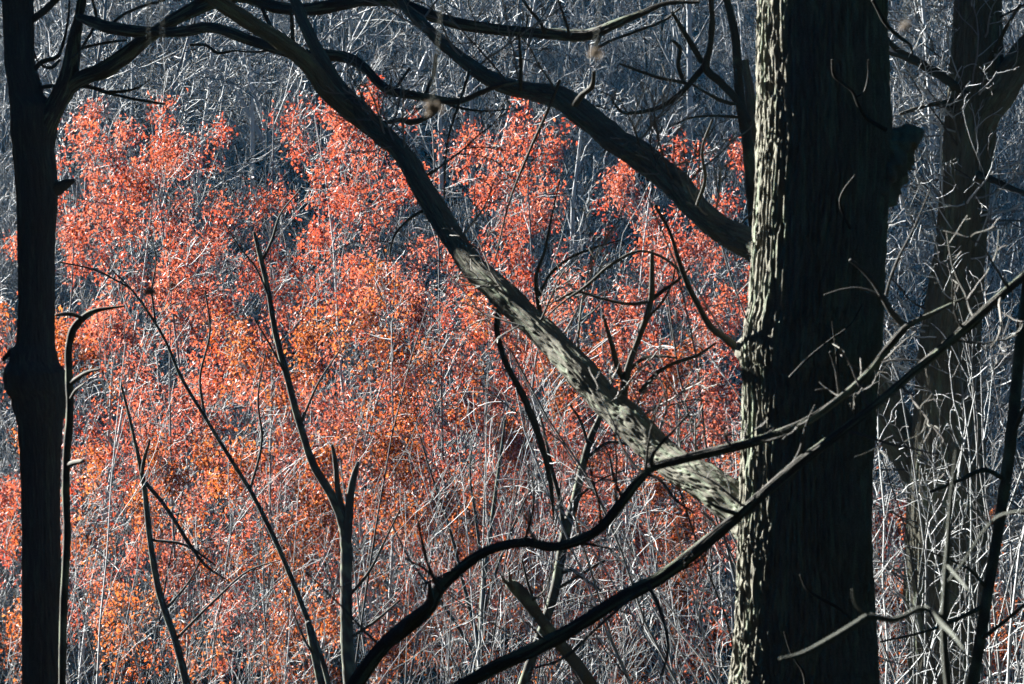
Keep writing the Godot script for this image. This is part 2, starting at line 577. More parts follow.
func build_fork_tree() -> void:
	var D := 14.5
	var t := thing("forked_tree", "slim dark tree with a swollen knot and a fork of arching branches", "tree")
	var rows := [[-900, -10, 12], [-300, -2, 26], [-40, 2, 33], [0, 2, 33], [60, 4, 34], [92, 8, 42], [108, 10, 56], [130, 10, 56], [150, 12, 53], [175, 14, 56], [200, 16, 57], [250, 17, 54], [300, 18, 54], [340, 16, 54], [358, 9, 57], [375, 3, 66], [386, 4, 68], [402, 12, 66], [430, 18, 62], [460, 20, 60], [520, 22, 60], [600, 23, 62], [684, 23, 64], [800, 20, 68], [1150, 5, 85]]
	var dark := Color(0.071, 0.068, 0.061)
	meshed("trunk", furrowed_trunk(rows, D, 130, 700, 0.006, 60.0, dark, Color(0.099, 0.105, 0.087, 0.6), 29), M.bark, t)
	var fork := [[36, 150, 26], [48, 120, 26], [57, 102, 22], [66, 82, 19], [71, 62, 15], [75, 40, 13], [79, 20, 10], [82, 0, 9], [88, -60, 7], [92, -200, 4]]
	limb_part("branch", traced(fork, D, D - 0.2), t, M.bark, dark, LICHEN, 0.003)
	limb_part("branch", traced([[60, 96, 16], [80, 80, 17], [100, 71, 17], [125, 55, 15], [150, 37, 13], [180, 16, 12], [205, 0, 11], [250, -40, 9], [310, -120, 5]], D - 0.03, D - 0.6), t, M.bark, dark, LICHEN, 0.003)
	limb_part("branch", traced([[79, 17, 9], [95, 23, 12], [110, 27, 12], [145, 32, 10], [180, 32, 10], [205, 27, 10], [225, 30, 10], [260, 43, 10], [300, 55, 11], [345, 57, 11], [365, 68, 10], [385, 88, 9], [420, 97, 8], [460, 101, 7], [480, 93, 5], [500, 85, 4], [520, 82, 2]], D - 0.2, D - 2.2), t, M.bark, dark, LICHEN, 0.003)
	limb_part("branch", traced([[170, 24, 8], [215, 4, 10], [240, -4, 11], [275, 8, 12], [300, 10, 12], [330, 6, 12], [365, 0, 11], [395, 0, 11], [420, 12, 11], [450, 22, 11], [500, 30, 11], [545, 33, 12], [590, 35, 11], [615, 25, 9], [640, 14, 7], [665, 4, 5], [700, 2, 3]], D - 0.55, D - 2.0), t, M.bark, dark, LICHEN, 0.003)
	branch_part("branch_stub", traced([[48, 190, 20], [60, 187, 14], [68, 183, 8], [75, 180, 3]], D, D), t, M.bark, dark, 14, 6, 0.4)
	branch_part("branch_stub", traced([[20, 348, 8], [10, 353, 6], [3, 360, 4]], D, D), t, M.bark, dark, 10, 6, 0.4)
	var side := [
		[[32, 20, 7], [45, 10, 7], [60, -4, 6], [80, -20, 4]],
		[[32, 72, 5], [42, 62, 5], [58, 56, 4], [64, 40, 3], [69, 12, 2], [69, -20, 1.5]],
		[[60, 60, 3], [50, 68, 4], [40, 64, 2], [33, 50, 2]],
		[[38, 88, 4], [52, 86, 4], [62, 88, 3]],
		[[74, 86, 4], [90, 87, 4], [105, 92, 4], [120, 96, 3], [145, 101, 3], [165, 104, 2]],
		[[106, 92, 3], [125, 91, 3], [137, 88, 2], [150, 80, 1.5]],
		[[75, 50, 4], [90, 46, 3], [110, 42, 3], [127, 40, 2]],
		[[111, 25, 4], [120, 17, 3], [140, 7, 3], [165, 0, 2]],
		[[98, 25, 3], [95, 10, 3], [90, -10, 2]],
		[[94, 28, 3], [88, 38, 3], [80, 50, 2], [72, 58, 2]],
		[[190, 45, 3], [205, 45, 3], [218, 53, 3], [232, 51, 2], [255, 52, 2], [268, 51, 1.5]],
		[[295, 53, 5], [293, 40, 5], [292, 25, 4], [290, 8, 3]],
		[[262, 8, 4], [272, 28, 4], [285, 42, 3], [300, 53, 2]],
		[[440, 99, 7], [436, 108, 7], [425, 118, 6], [412, 122, 6], [400, 120, 5], [388, 122, 4], [372, 121, 4], [365, 112, 3], [361, 95, 2]],
		[[438, 99, 4], [460, 108, 3], [490, 111, 2], [510, 109, 1.5]],
		[[436, 55, 4], [433, 75, 4], [425, 95, 4]],
		[[410, 68, 3], [398, 85, 3], [392, 96, 3]],
		[[545, 34, 4], [540, 22, 3], [530, 10, 3], [520, -5, 2]],
		[[570, 36, 3], [565, 20, 3], [558, 0, 2]],
		[[600, 36, 4], [596, 48, 4], [608, 42, 3], [640, 30, 3], [665, 20, 3], [680, 8, 2]],
	]
	for k in side.size():
		var dz: float = [0.0, 0.0, 0.0, 0.0, 0.1, 0.15, 0.1, 0.25, 0.2, 0.2, 0.9, 0.9, 0.9, 1.5, 1.6, 1.4, 1.3, 1.6, 1.7, 1.8][k]
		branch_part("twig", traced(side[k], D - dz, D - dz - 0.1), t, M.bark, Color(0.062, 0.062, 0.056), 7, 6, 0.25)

func build_leaning_tree() -> void:
	var D := 15.0
	var t := thing("leaning_tree", "leaning twig-wrapped tree whose trunk forks, behind the furrowed tree", "tree")
	var rows := [[-900, 980, 1010], [-300, 965, 1006], [-40, 957, 1003], [0, 955, 1001], [80, 950, 1004], [130, 944, 996], [180, 941, 990], [240, 936, 985], [300, 925, 981], [360, 916, 979], [420, 912, 982], [480, 908, 986], [540, 905, 986], [600, 904, 984], [684, 911, 982], [800, 908, 990], [1150, 880, 1010]]
	meshed("trunk", furrowed_trunk(rows, D, 220, 800, 0.011, 44.0, BARK, LICHEN, 43), M.bark, t)
	limb_part("limb", traced([[968, 150, 36], [985, 112, 38], [1004, 82, 30], [1030, 50, 26], [1070, 0, 20], [1120, -120, 10]], D, D - 0.2), t, M.bark, BARK, LICHEN)
	limb_part("limb", traced([[945, 540, 44], [925, 490, 42], [905, 440, 40], [880, 395, 38], [850, 350, 34], [815, 300, 28], [780, 240, 20], [760, 150, 12], [745, 60, 8]], D + 0.05, D + 0.6), t, M.bark, BARK, LICHEN)
	for s in [[[966, 95, 9], [940, 75, 9], [915, 60, 8], [895, 48, 6], [880, 30, 4]], [[962, 88, 7], [935, 74, 6], [905, 58, 5], [885, 52, 4]], [[955, 100, 5], [930, 105, 4], [912, 110, 4], [900, 114, 3]], [[978, 175, 8], [998, 182, 7], [1015, 190, 6], [1035, 195, 5]], [[990, 60, 5], [1005, 30, 4], [1020, 5, 3]]]:
		branch_part("branch", traced(s, D - 0.15, D - 0.4), t, M.bark, Color(0.050, 0.050, 0.043), 9, 6, 0.25)
	# sprays of fine shoots out of the bark
	var rng := RandomNumberGenerator.new()
	rng.seed = 4711
	for k in 90:
		var y := rng.randf_range(-20.0, 600.0)
		var j := 0
		while rows[j + 1][0] < y:
			j += 1
		var w: float = (y - rows[j][0]) / (rows[j + 1][0] - rows[j][0])
		var l := lerpf(rows[j][1], rows[j + 1][1], w)
		var r := lerpf(rows[j][2], rows[j + 1][2], w)
		var a := rng.randf_range(PI * 0.15, PI * 1.15)   # the side that faces the light and the viewer
		var q := at_pixel((l + r) * 0.5, y, D) + Vector3(cos(a), 0, sin(a)) * (r - l) * 0.46 * D / focal
		var d := Vector3(cos(a) + rng.randf_range(-0.5, 0.5), rng.randf_range(-0.2, 1.3), sin(a) * 0.7).normalized()
		var cfg := twig_habit(0.0021, TWIG_DARK, TWIG_PALE)
		cfg.kids = [5, 2]
		var bufs := [Buf.new(), Buf.new()]
		grow(bufs, q, d, rng.randf_range(0.2, 0.6), rng.randf_range(0.003, 0.006), 0, cfg, rng, [])
		merge(bufs[0], bufs[1])
		meshed("shoot", bufs[0], M.twig, t)

# unseen trees added up-sun to cast shade on the near trunks and limbs
func build_shading_trees() -> void:
	var spots := []
	for q in [[10.12, 14.5, 0.18], [9.35, 11.6, 0.30], [9.80, 13.2, 0.18], [12.97, 18.5, 0.13]]:
		spots.append([q[0] * 0.619 - q[1] * 0.785, -q[0] * 0.785 - q[1] * 0.619, q[2]])
	var labels := ["stout unseen tree added to shade the slim forked tree", "unseen tree up-sun of the furrowed tree, added to shade its long limbs", "thin unseen tree near the stout one, added to shade the long limbs", "straight unseen tree added to shade the twig-wrapped leaning tree"]
	for k in spots.size():
		var s: Array = spots[k]
		var rng := RandomNumberGenerator.new()
		rng.seed = 500 + k
		var cfg := bare_habit(0.006, Color(0.161, 0.155, 0.136), Color(0.198, 0.192, 0.174))
		var t := thing("shading_tree", labels[k], "tree", "", Vector3(s[0], ground_at(s[0], s[1]) - 0.15, s[1]))
		var bufs := [Buf.new(), Buf.new()]
		cfg.taper = 0.92
		cfg.slim = 0.35
		cfg.from = [0.8, 0.2, 0.2]
		cfg.kids = [6, 4, 3]
		cfg.ratio = [0.16, 0.5, 0.5]
		if k >= 2:
			cfg.from[0] = 0.42
			cfg.kids = [14, 4, 3]
		cfg.wobble = [0.006, 0.2, 0.25, 0.3]
		cfg.sides = [20, 6, 4, 3]
		grow(bufs, Vector3.ZERO, Vector3.UP, 15.0, s[2], 0, cfg, rng, [])
		meshed("trunk", bufs[0], M.bark, t)
		meshed("crown", bufs[1], M.twig, t)

# dense evergreens added out of view to shade the slope about the camera
func build_shade_evergreens() -> void:
	var rng := RandomNumberGenerator.new()
	rng.seed = 606
	var b := Buf.new()
	var tr := Buf.new()
	tr.tube(PackedVector3Array([Vector3.ZERO, Vector3(0, 5, 0), Vector3(0, 9.6, 0)]), PackedFloat32Array([0.16, 0.1, 0.01]), 10, Color(0.050, 0.037, 0.031))
	for k in 9000:
		var h := pow(rng.randf(), 1.3)
		var reach := lerpf(1.25, 0.08, h) * sqrt(rng.randf())
		var a := rng.randf() * TAU
		var out := Vector3(cos(a), -0.25, sin(a)).normalized()
		var at := Vector3(out.x * reach, 0.5 + h * 9.0 - reach * 0.25, out.z * reach)
		b.leaf(at, (out + Vector3(rng.randf_range(-0.6, 0.6), rng.randf_range(-0.5, 0.2), rng.randf_range(-0.6, 0.6))).normalized(), out.cross(Vector3.UP).normalized(), 0.30, 0.12, 0.15, Color(0.015, 0.031, 0.015))
	var first: Node3D = null
	var spots := []
	for k in 8:
		var c := 5.9 - k * 1.35
		var t := 11.6 + 0.8 * (k % 2)
		spots.append(Vector2(c * 0.619 - t * 0.785, -c * 0.785 - t * 0.619))
	for k in 14:   # more added behind the camera and on its shady side to block skylight
		spots.append(Vector2(-9.0 + k * 1.5, 4.2 + 1.3 * (k % 2)))
	for k in 7:
		spots.append(Vector2(5.0 + 0.35 * k + 0.9 * (k % 2), 2.0 - k * 2.0))
	for k in spots.size():
		var x: float = spots[k].x
		var z: float = spots[k].y
		var at := Vector3(x, ground_at(x, z) - 0.15, z)
		if first:
			copy_of(first, at, k * 1.7, 1.0 - 0.05 * (k % 3))
		else:
			first = thing("added_shade_evergreen", "unseen dense dark evergreen added to shade the near slope", "tree", "added evergreens shading the slope", at)
			meshed("trunk", tr, M.bark, first)
			meshed("crown", b, M.far_twig, first)

# ---------------------------------------------------------------- the red thicket
func build_red_stand() -> void:
	var stand := [[40, 160, 61, 0], [85, 122, 60, 0], [130, 112, 63, 1], [182, 98, 58, 0], [235, 132, 61, 1], [275, 94, 60, 0], [330, 100, 64, 0], [390, 84, 59, 0], [432, 112, 63, 1], [475, 103, 60, 0], [525, 106, 58, 0], [570, 122, 62, 1], [610, 116, 60, 0], [650, 150, 58, 0], [698, 150, 61, 1], [735, 205, 57, 0],
		[105, 290, 55, 2], [165, 260, 54, 1], [225, 285, 54, 2], [300, 270, 55, 1], [360, 300, 53, 2], [425, 270, 55, 2], [490, 310, 54, 1], [545, 300, 55, 2], [610, 280, 54, 1], [665, 310, 55, 2], [720, 350, 54, 1],
		[140, 450, 52, 2], [270, 450, 52, 2], [400, 460, 52, 2], [520, 470, 52, 2], [640, 470, 52, 2],
		[865, 400, 56, 0], [880, 520, 54, 2], [935, 560, 55, 2], [1005, 520, 57, 2], [5, 300, 62, 0]]
	var names := ["tall slender tree full of rusty red leaves in sunlight", "tall slender tree with salmon pink and red leaves in sunlight", "lower bushy tree holding orange and golden brown leaves"]
	var groups := ["tall red-leaved trees of the thicket", "tall salmon-leaved trees of the thicket", "lower orange-leaved trees of the thicket"]
	var rng := RandomNumberGenerator.new()
	rng.seed = 2024
	var clump := FastNoiseLite.new()
	clump.seed = 9
	clump.frequency = 1.15
	clump.fractal_octaves = 2
	for s in stand:
		var d: float = s[2]
		var top := at_pixel(s[0], s[1], d)
		var base := Vector3(top.x + rng.randf_range(-0.7, 0.7), 0, top.z)
		base.y = ground_at(base.x, base.z) - 0.15
		var tall := top.y - base.y
		var kind: int = s[3]
		var t := thing("red_leaved_tree", names[kind], "tree", groups[kind], base)
		var glimpsed := {865: "red-leaved tree showing just beyond the shady edge of the furrowed trunk", 880: "low orange-leaved tree between the furrowed trunk and the leaning tree", 935: "low orange-leaved tree hidden behind the foot of the leaning tree", 1005: "low orange-leaved tree beyond the leaning green-barked sapling"}
		if s[0] > 820:
			t.set_meta("label", glimpsed[int(s[0])])
		elif s[0] < 50:
			t.set_meta("label", "red-leaved tree mostly hidden behind the slim forked tree")
		var cfg := {"steps": [10, 7, 5, 4], "wobble": [0.07, 0.13, 0.2, 0.3], "lift": [0.03, 0.05, 0.03, -0.02], "taper": 0.25, "thin": 0.0055, "sides": [8, 5, 4, 3], "tint": TWIG_DARK, "tint2": TWIG_PALE,
			"kids": [17, 5, 4], "from": [0.16, 0.25, 0.2], "angle": [[28, 62], [25, 60], [25, 70]], "ratio": [0.27, 0.5, 0.55], "shrink": [0.45, 0.3, 0.2], "slim": 0.5}
		if kind == 2:
			cfg.kids = [15, 5, 4]
		var bufs := [Buf.new(), Buf.new()]
		var ends := []
		var tip := Vector3(top.x - base.x, tall, 0).normalized()
		grow(bufs, Vector3.ZERO, tip, tall * 0.97, 0.020 + 0.0017 * tall, 0, cfg, rng, ends)
		meshed("trunk", bufs[0], M.twig, t)
		var crown := meshed("crown", bufs[1], M.twig, t)
		var lb := Buf.new()
		for q in ends:
			var p: Vector3 = q[0]
			var w := p + base
			if p.y > tall + 0.1 or clump.get_noise_3d(w.x, w.y * 0.6, w.z) < rng.randf_range(-0.02, 0.17):
				continue
			var tone := rng.randf()
			for k in rng.randi_range(28, 46):
				var at := p + Vector3(rng.randfn(0, 0.09), rng.randfn(-0.06, 0.14), rng.randfn(0, 0.09))
				var along := Vector3(rng.randf_range(-1, 1), rng.randf_range(-1.7, 0.3), rng.randf_range(-1, 1)).normalized()
				var across := along.cross(Vector3(rng.randf_range(-1, 1), rng.randf_range(-1, 1), rng.randf_range(-1, 1))).normalized()
				lb.leaf(at, along, across, rng.randf_range(0.04, 0.115), rng.randf_range(0.022, 0.06), rng.randf_range(0.05, 0.35), leaf_tint(kind, tone * 0.6 + rng.randf() * 0.4, rng))
		var lv := meshed("leaves", lb, M.leaf, crown)
		lv.set_meta("kind", "stuff")

func leaf_tint(kind: int, tone: float, rng: RandomNumberGenerator) -> Color:
	var a: Color = [Color(0.205, 0.031, 0.019), Color(0.223, 0.048, 0.032), Color(0.205, 0.045, 0.015)][kind]
	var b: Color = [Color(0.291, 0.096, 0.056), Color(0.310, 0.127, 0.093), Color(0.291, 0.121, 0.042)][kind]
	var c := a.lerp(b, tone)
	return c * rng.randf_range(0.55, 1.15)

# ---------------------------------------------------------------- the bare hillside
func bare_habit(thin: float, c1: Color, c2: Color) -> Dictionary:
	return {"steps": [9, 7, 5, 4], "wobble": [0.09, 0.2, 0.28, 0.36], "lift": [0.03, 0.05, 0.03, 0.0], "taper": 0.28, "thin": thin, "sides": [6, 5, 4, 3], "tint": c1, "tint2": c2,
		"kids": [13, 6, 4], "from": [0.2, 0.2, 0.2], "angle": [[30, 65], [25, 65], [25, 75]], "ratio": [0.42, 0.5, 0.55], "shrink": [0.45, 0.3, 0.2], "slim": 0.5}

func build_hillside() -> void:
	var rng := RandomNumberGenerator.new()
	rng.seed = 99
	var pale := TWIG_DARK
	var paler := TWIG_PALE
	var kinds := []
	for k in 8:
		var bufs := [Buf.new(), Buf.new()]
		var cfg := bare_habit(0.011, pale, paler)
		cfg.kids = [12, 5, 3]
		cfg.bias = 1.6
		cfg.wobble = [0.09 + 0.03 * (k % 3), 0.26, 0.36, 0.5]
		grow(bufs, Vector3.ZERO, Vector3(rng.randf_range(-0.2, 0.2), 1, 0).normalized(), rng.randf_range(7.5, 11.0), rng.randf_range(0.04, 0.085), 0, cfg, rng, [])
		kinds.append(bufs)
	var meshes := []
	for b in kinds:
		meshes.append([b[0].mesh(M.far_twig), b[1].mesh(M.far_twig)])
	var made := 0
	var sources := []
	for k in 290:
		var d := lerpf(79.0, 124.0, rng.randf())
		var x := rng.randf_range(-0.20, 0.20) * d
		var p := Vector3(x, ground_at(x, -d) - 0.2, -d)
		var which := k % 8
		var o: Node3D
		if k < 8:
			o = thing("bare_tree", "slender leafless grey tree on the far hillside", "tree", "bare trees on the far hillside", p, rng.randf() * TAU)
			for part in 2:
				var mi := MeshInstance3D.new()
				mi.name = ["trunk", "crown"][part]
				mi.mesh = meshes[which][part]
				o.add_child(mi)
			sources.append(o)
		else:
			o = copy_of(sources[which], p, rng.randf() * TAU, rng.randf_range(0.55, 1.35))
		made += 1
	# the tangle of low brush between them
	var b := Buf.new()
	for k in 26:
		var d := Vector3(rng.randf_range(-1, 1), rng.randf_range(0.5, 1.6), rng.randf_range(-1, 1)).normalized()
		var cfg := twig_habit(0.008, pale, paler)
		cfg.bias = 1.6
		cfg.wobble = [0.3, 0.4, 0.45]
		cfg.kids = [4]
		var bb := [b, b]
		grow(bb, Vector3(rng.randf_range(-0.5, 0.5), 0, rng.randf_range(-0.5, 0.5)), d, rng.randf_range(1.0, 2.4), 0.014, 0, cfg, rng, [])
	var mm := MultiMesh.new()
	mm.transform_format = MultiMesh.TRANSFORM_3D
	mm.mesh = b.mesh(M.far_twig)
	mm.instance_count = 2600
	for k in 2600:
		var d := rng.randf_range(64.0, 122.0)
		var x := rng.randf_range(-0.19, 0.19) * d
		while patch_noise.get_noise_2d(x * 0.5, d * 0.5) < rng.randf_range(-0.4, 0.15):
			d = rng.randf_range(64.0, 122.0)
			x = rng.randf_range(-0.19, 0.19) * d
		var basis := Basis(Vector3.UP, rng.randf() * TAU).scaled(Vector3.ONE * rng.randf_range(0.6, 1.2))
		mm.set_instance_transform(k, Transform3D(basis, Vector3(x, ground_at(x, -d) - 0.1, -d)))
	var o2 := MultiMeshInstance3D.new()
	o2.name = "undergrowth"
	o2.multimesh = mm
	add_child(o2)
	o2.set_meta("kind", "stuff")
	o2.set_meta("label", "tangled grey leafless brush covering the far hillside")
	o2.set_meta("category", "undergrowth")

# ---------------------------------------------------------------- bare stems before the thicket
func build_thicket() -> void:
	var rng := RandomNumberGenerator.new()
	rng.seed = 314
	var sources := []
	for k in 6:
		var o := thing("bare_sapling", "thin leafless sapling standing in front of the red-leaved thicket", "sapling", "bare saplings before the red thicket")
		var bufs := [Buf.new(), Buf.new()]
		var cfg := bare_habit(0.0035, TWIG_DARK, TWIG_PALE)
		cfg.kids = [8, 4, 2]
		cfg.bias = 2.0
		cfg.wobble = [0.06, 0.14, 0.2, 0.28]
		cfg.ratio = [0.38, 0.5, 0.5]
		cfg.angle = [[18, 45], [20, 50], [25, 60]]
		grow(bufs, Vector3.ZERO, Vector3(rng.randf_range(-0.15, 0.15), 1, 0).normalized(), rng.randf_range(5.5, 8.0), rng.randf_range(0.010, 0.023), 0, cfg, rng, [])
		meshed("stem", bufs[0], M.twig, o)
		meshed("crown", bufs[1], M.twig, o)
		sources.append(o)
	for k in 112:
		var d := rng.randf_range(30.0, 55.0)
		var x := rng.randf_range(-0.16, 0.17) * d
		var p := Vector3(x, ground_at(x, -d) - 0.15, -d)
		if k < 6:
			sources[k].position = p
		else:
			copy_of(sources[k % 6], p, rng.randf() * TAU, rng.randf_range(0.6, 1.0))

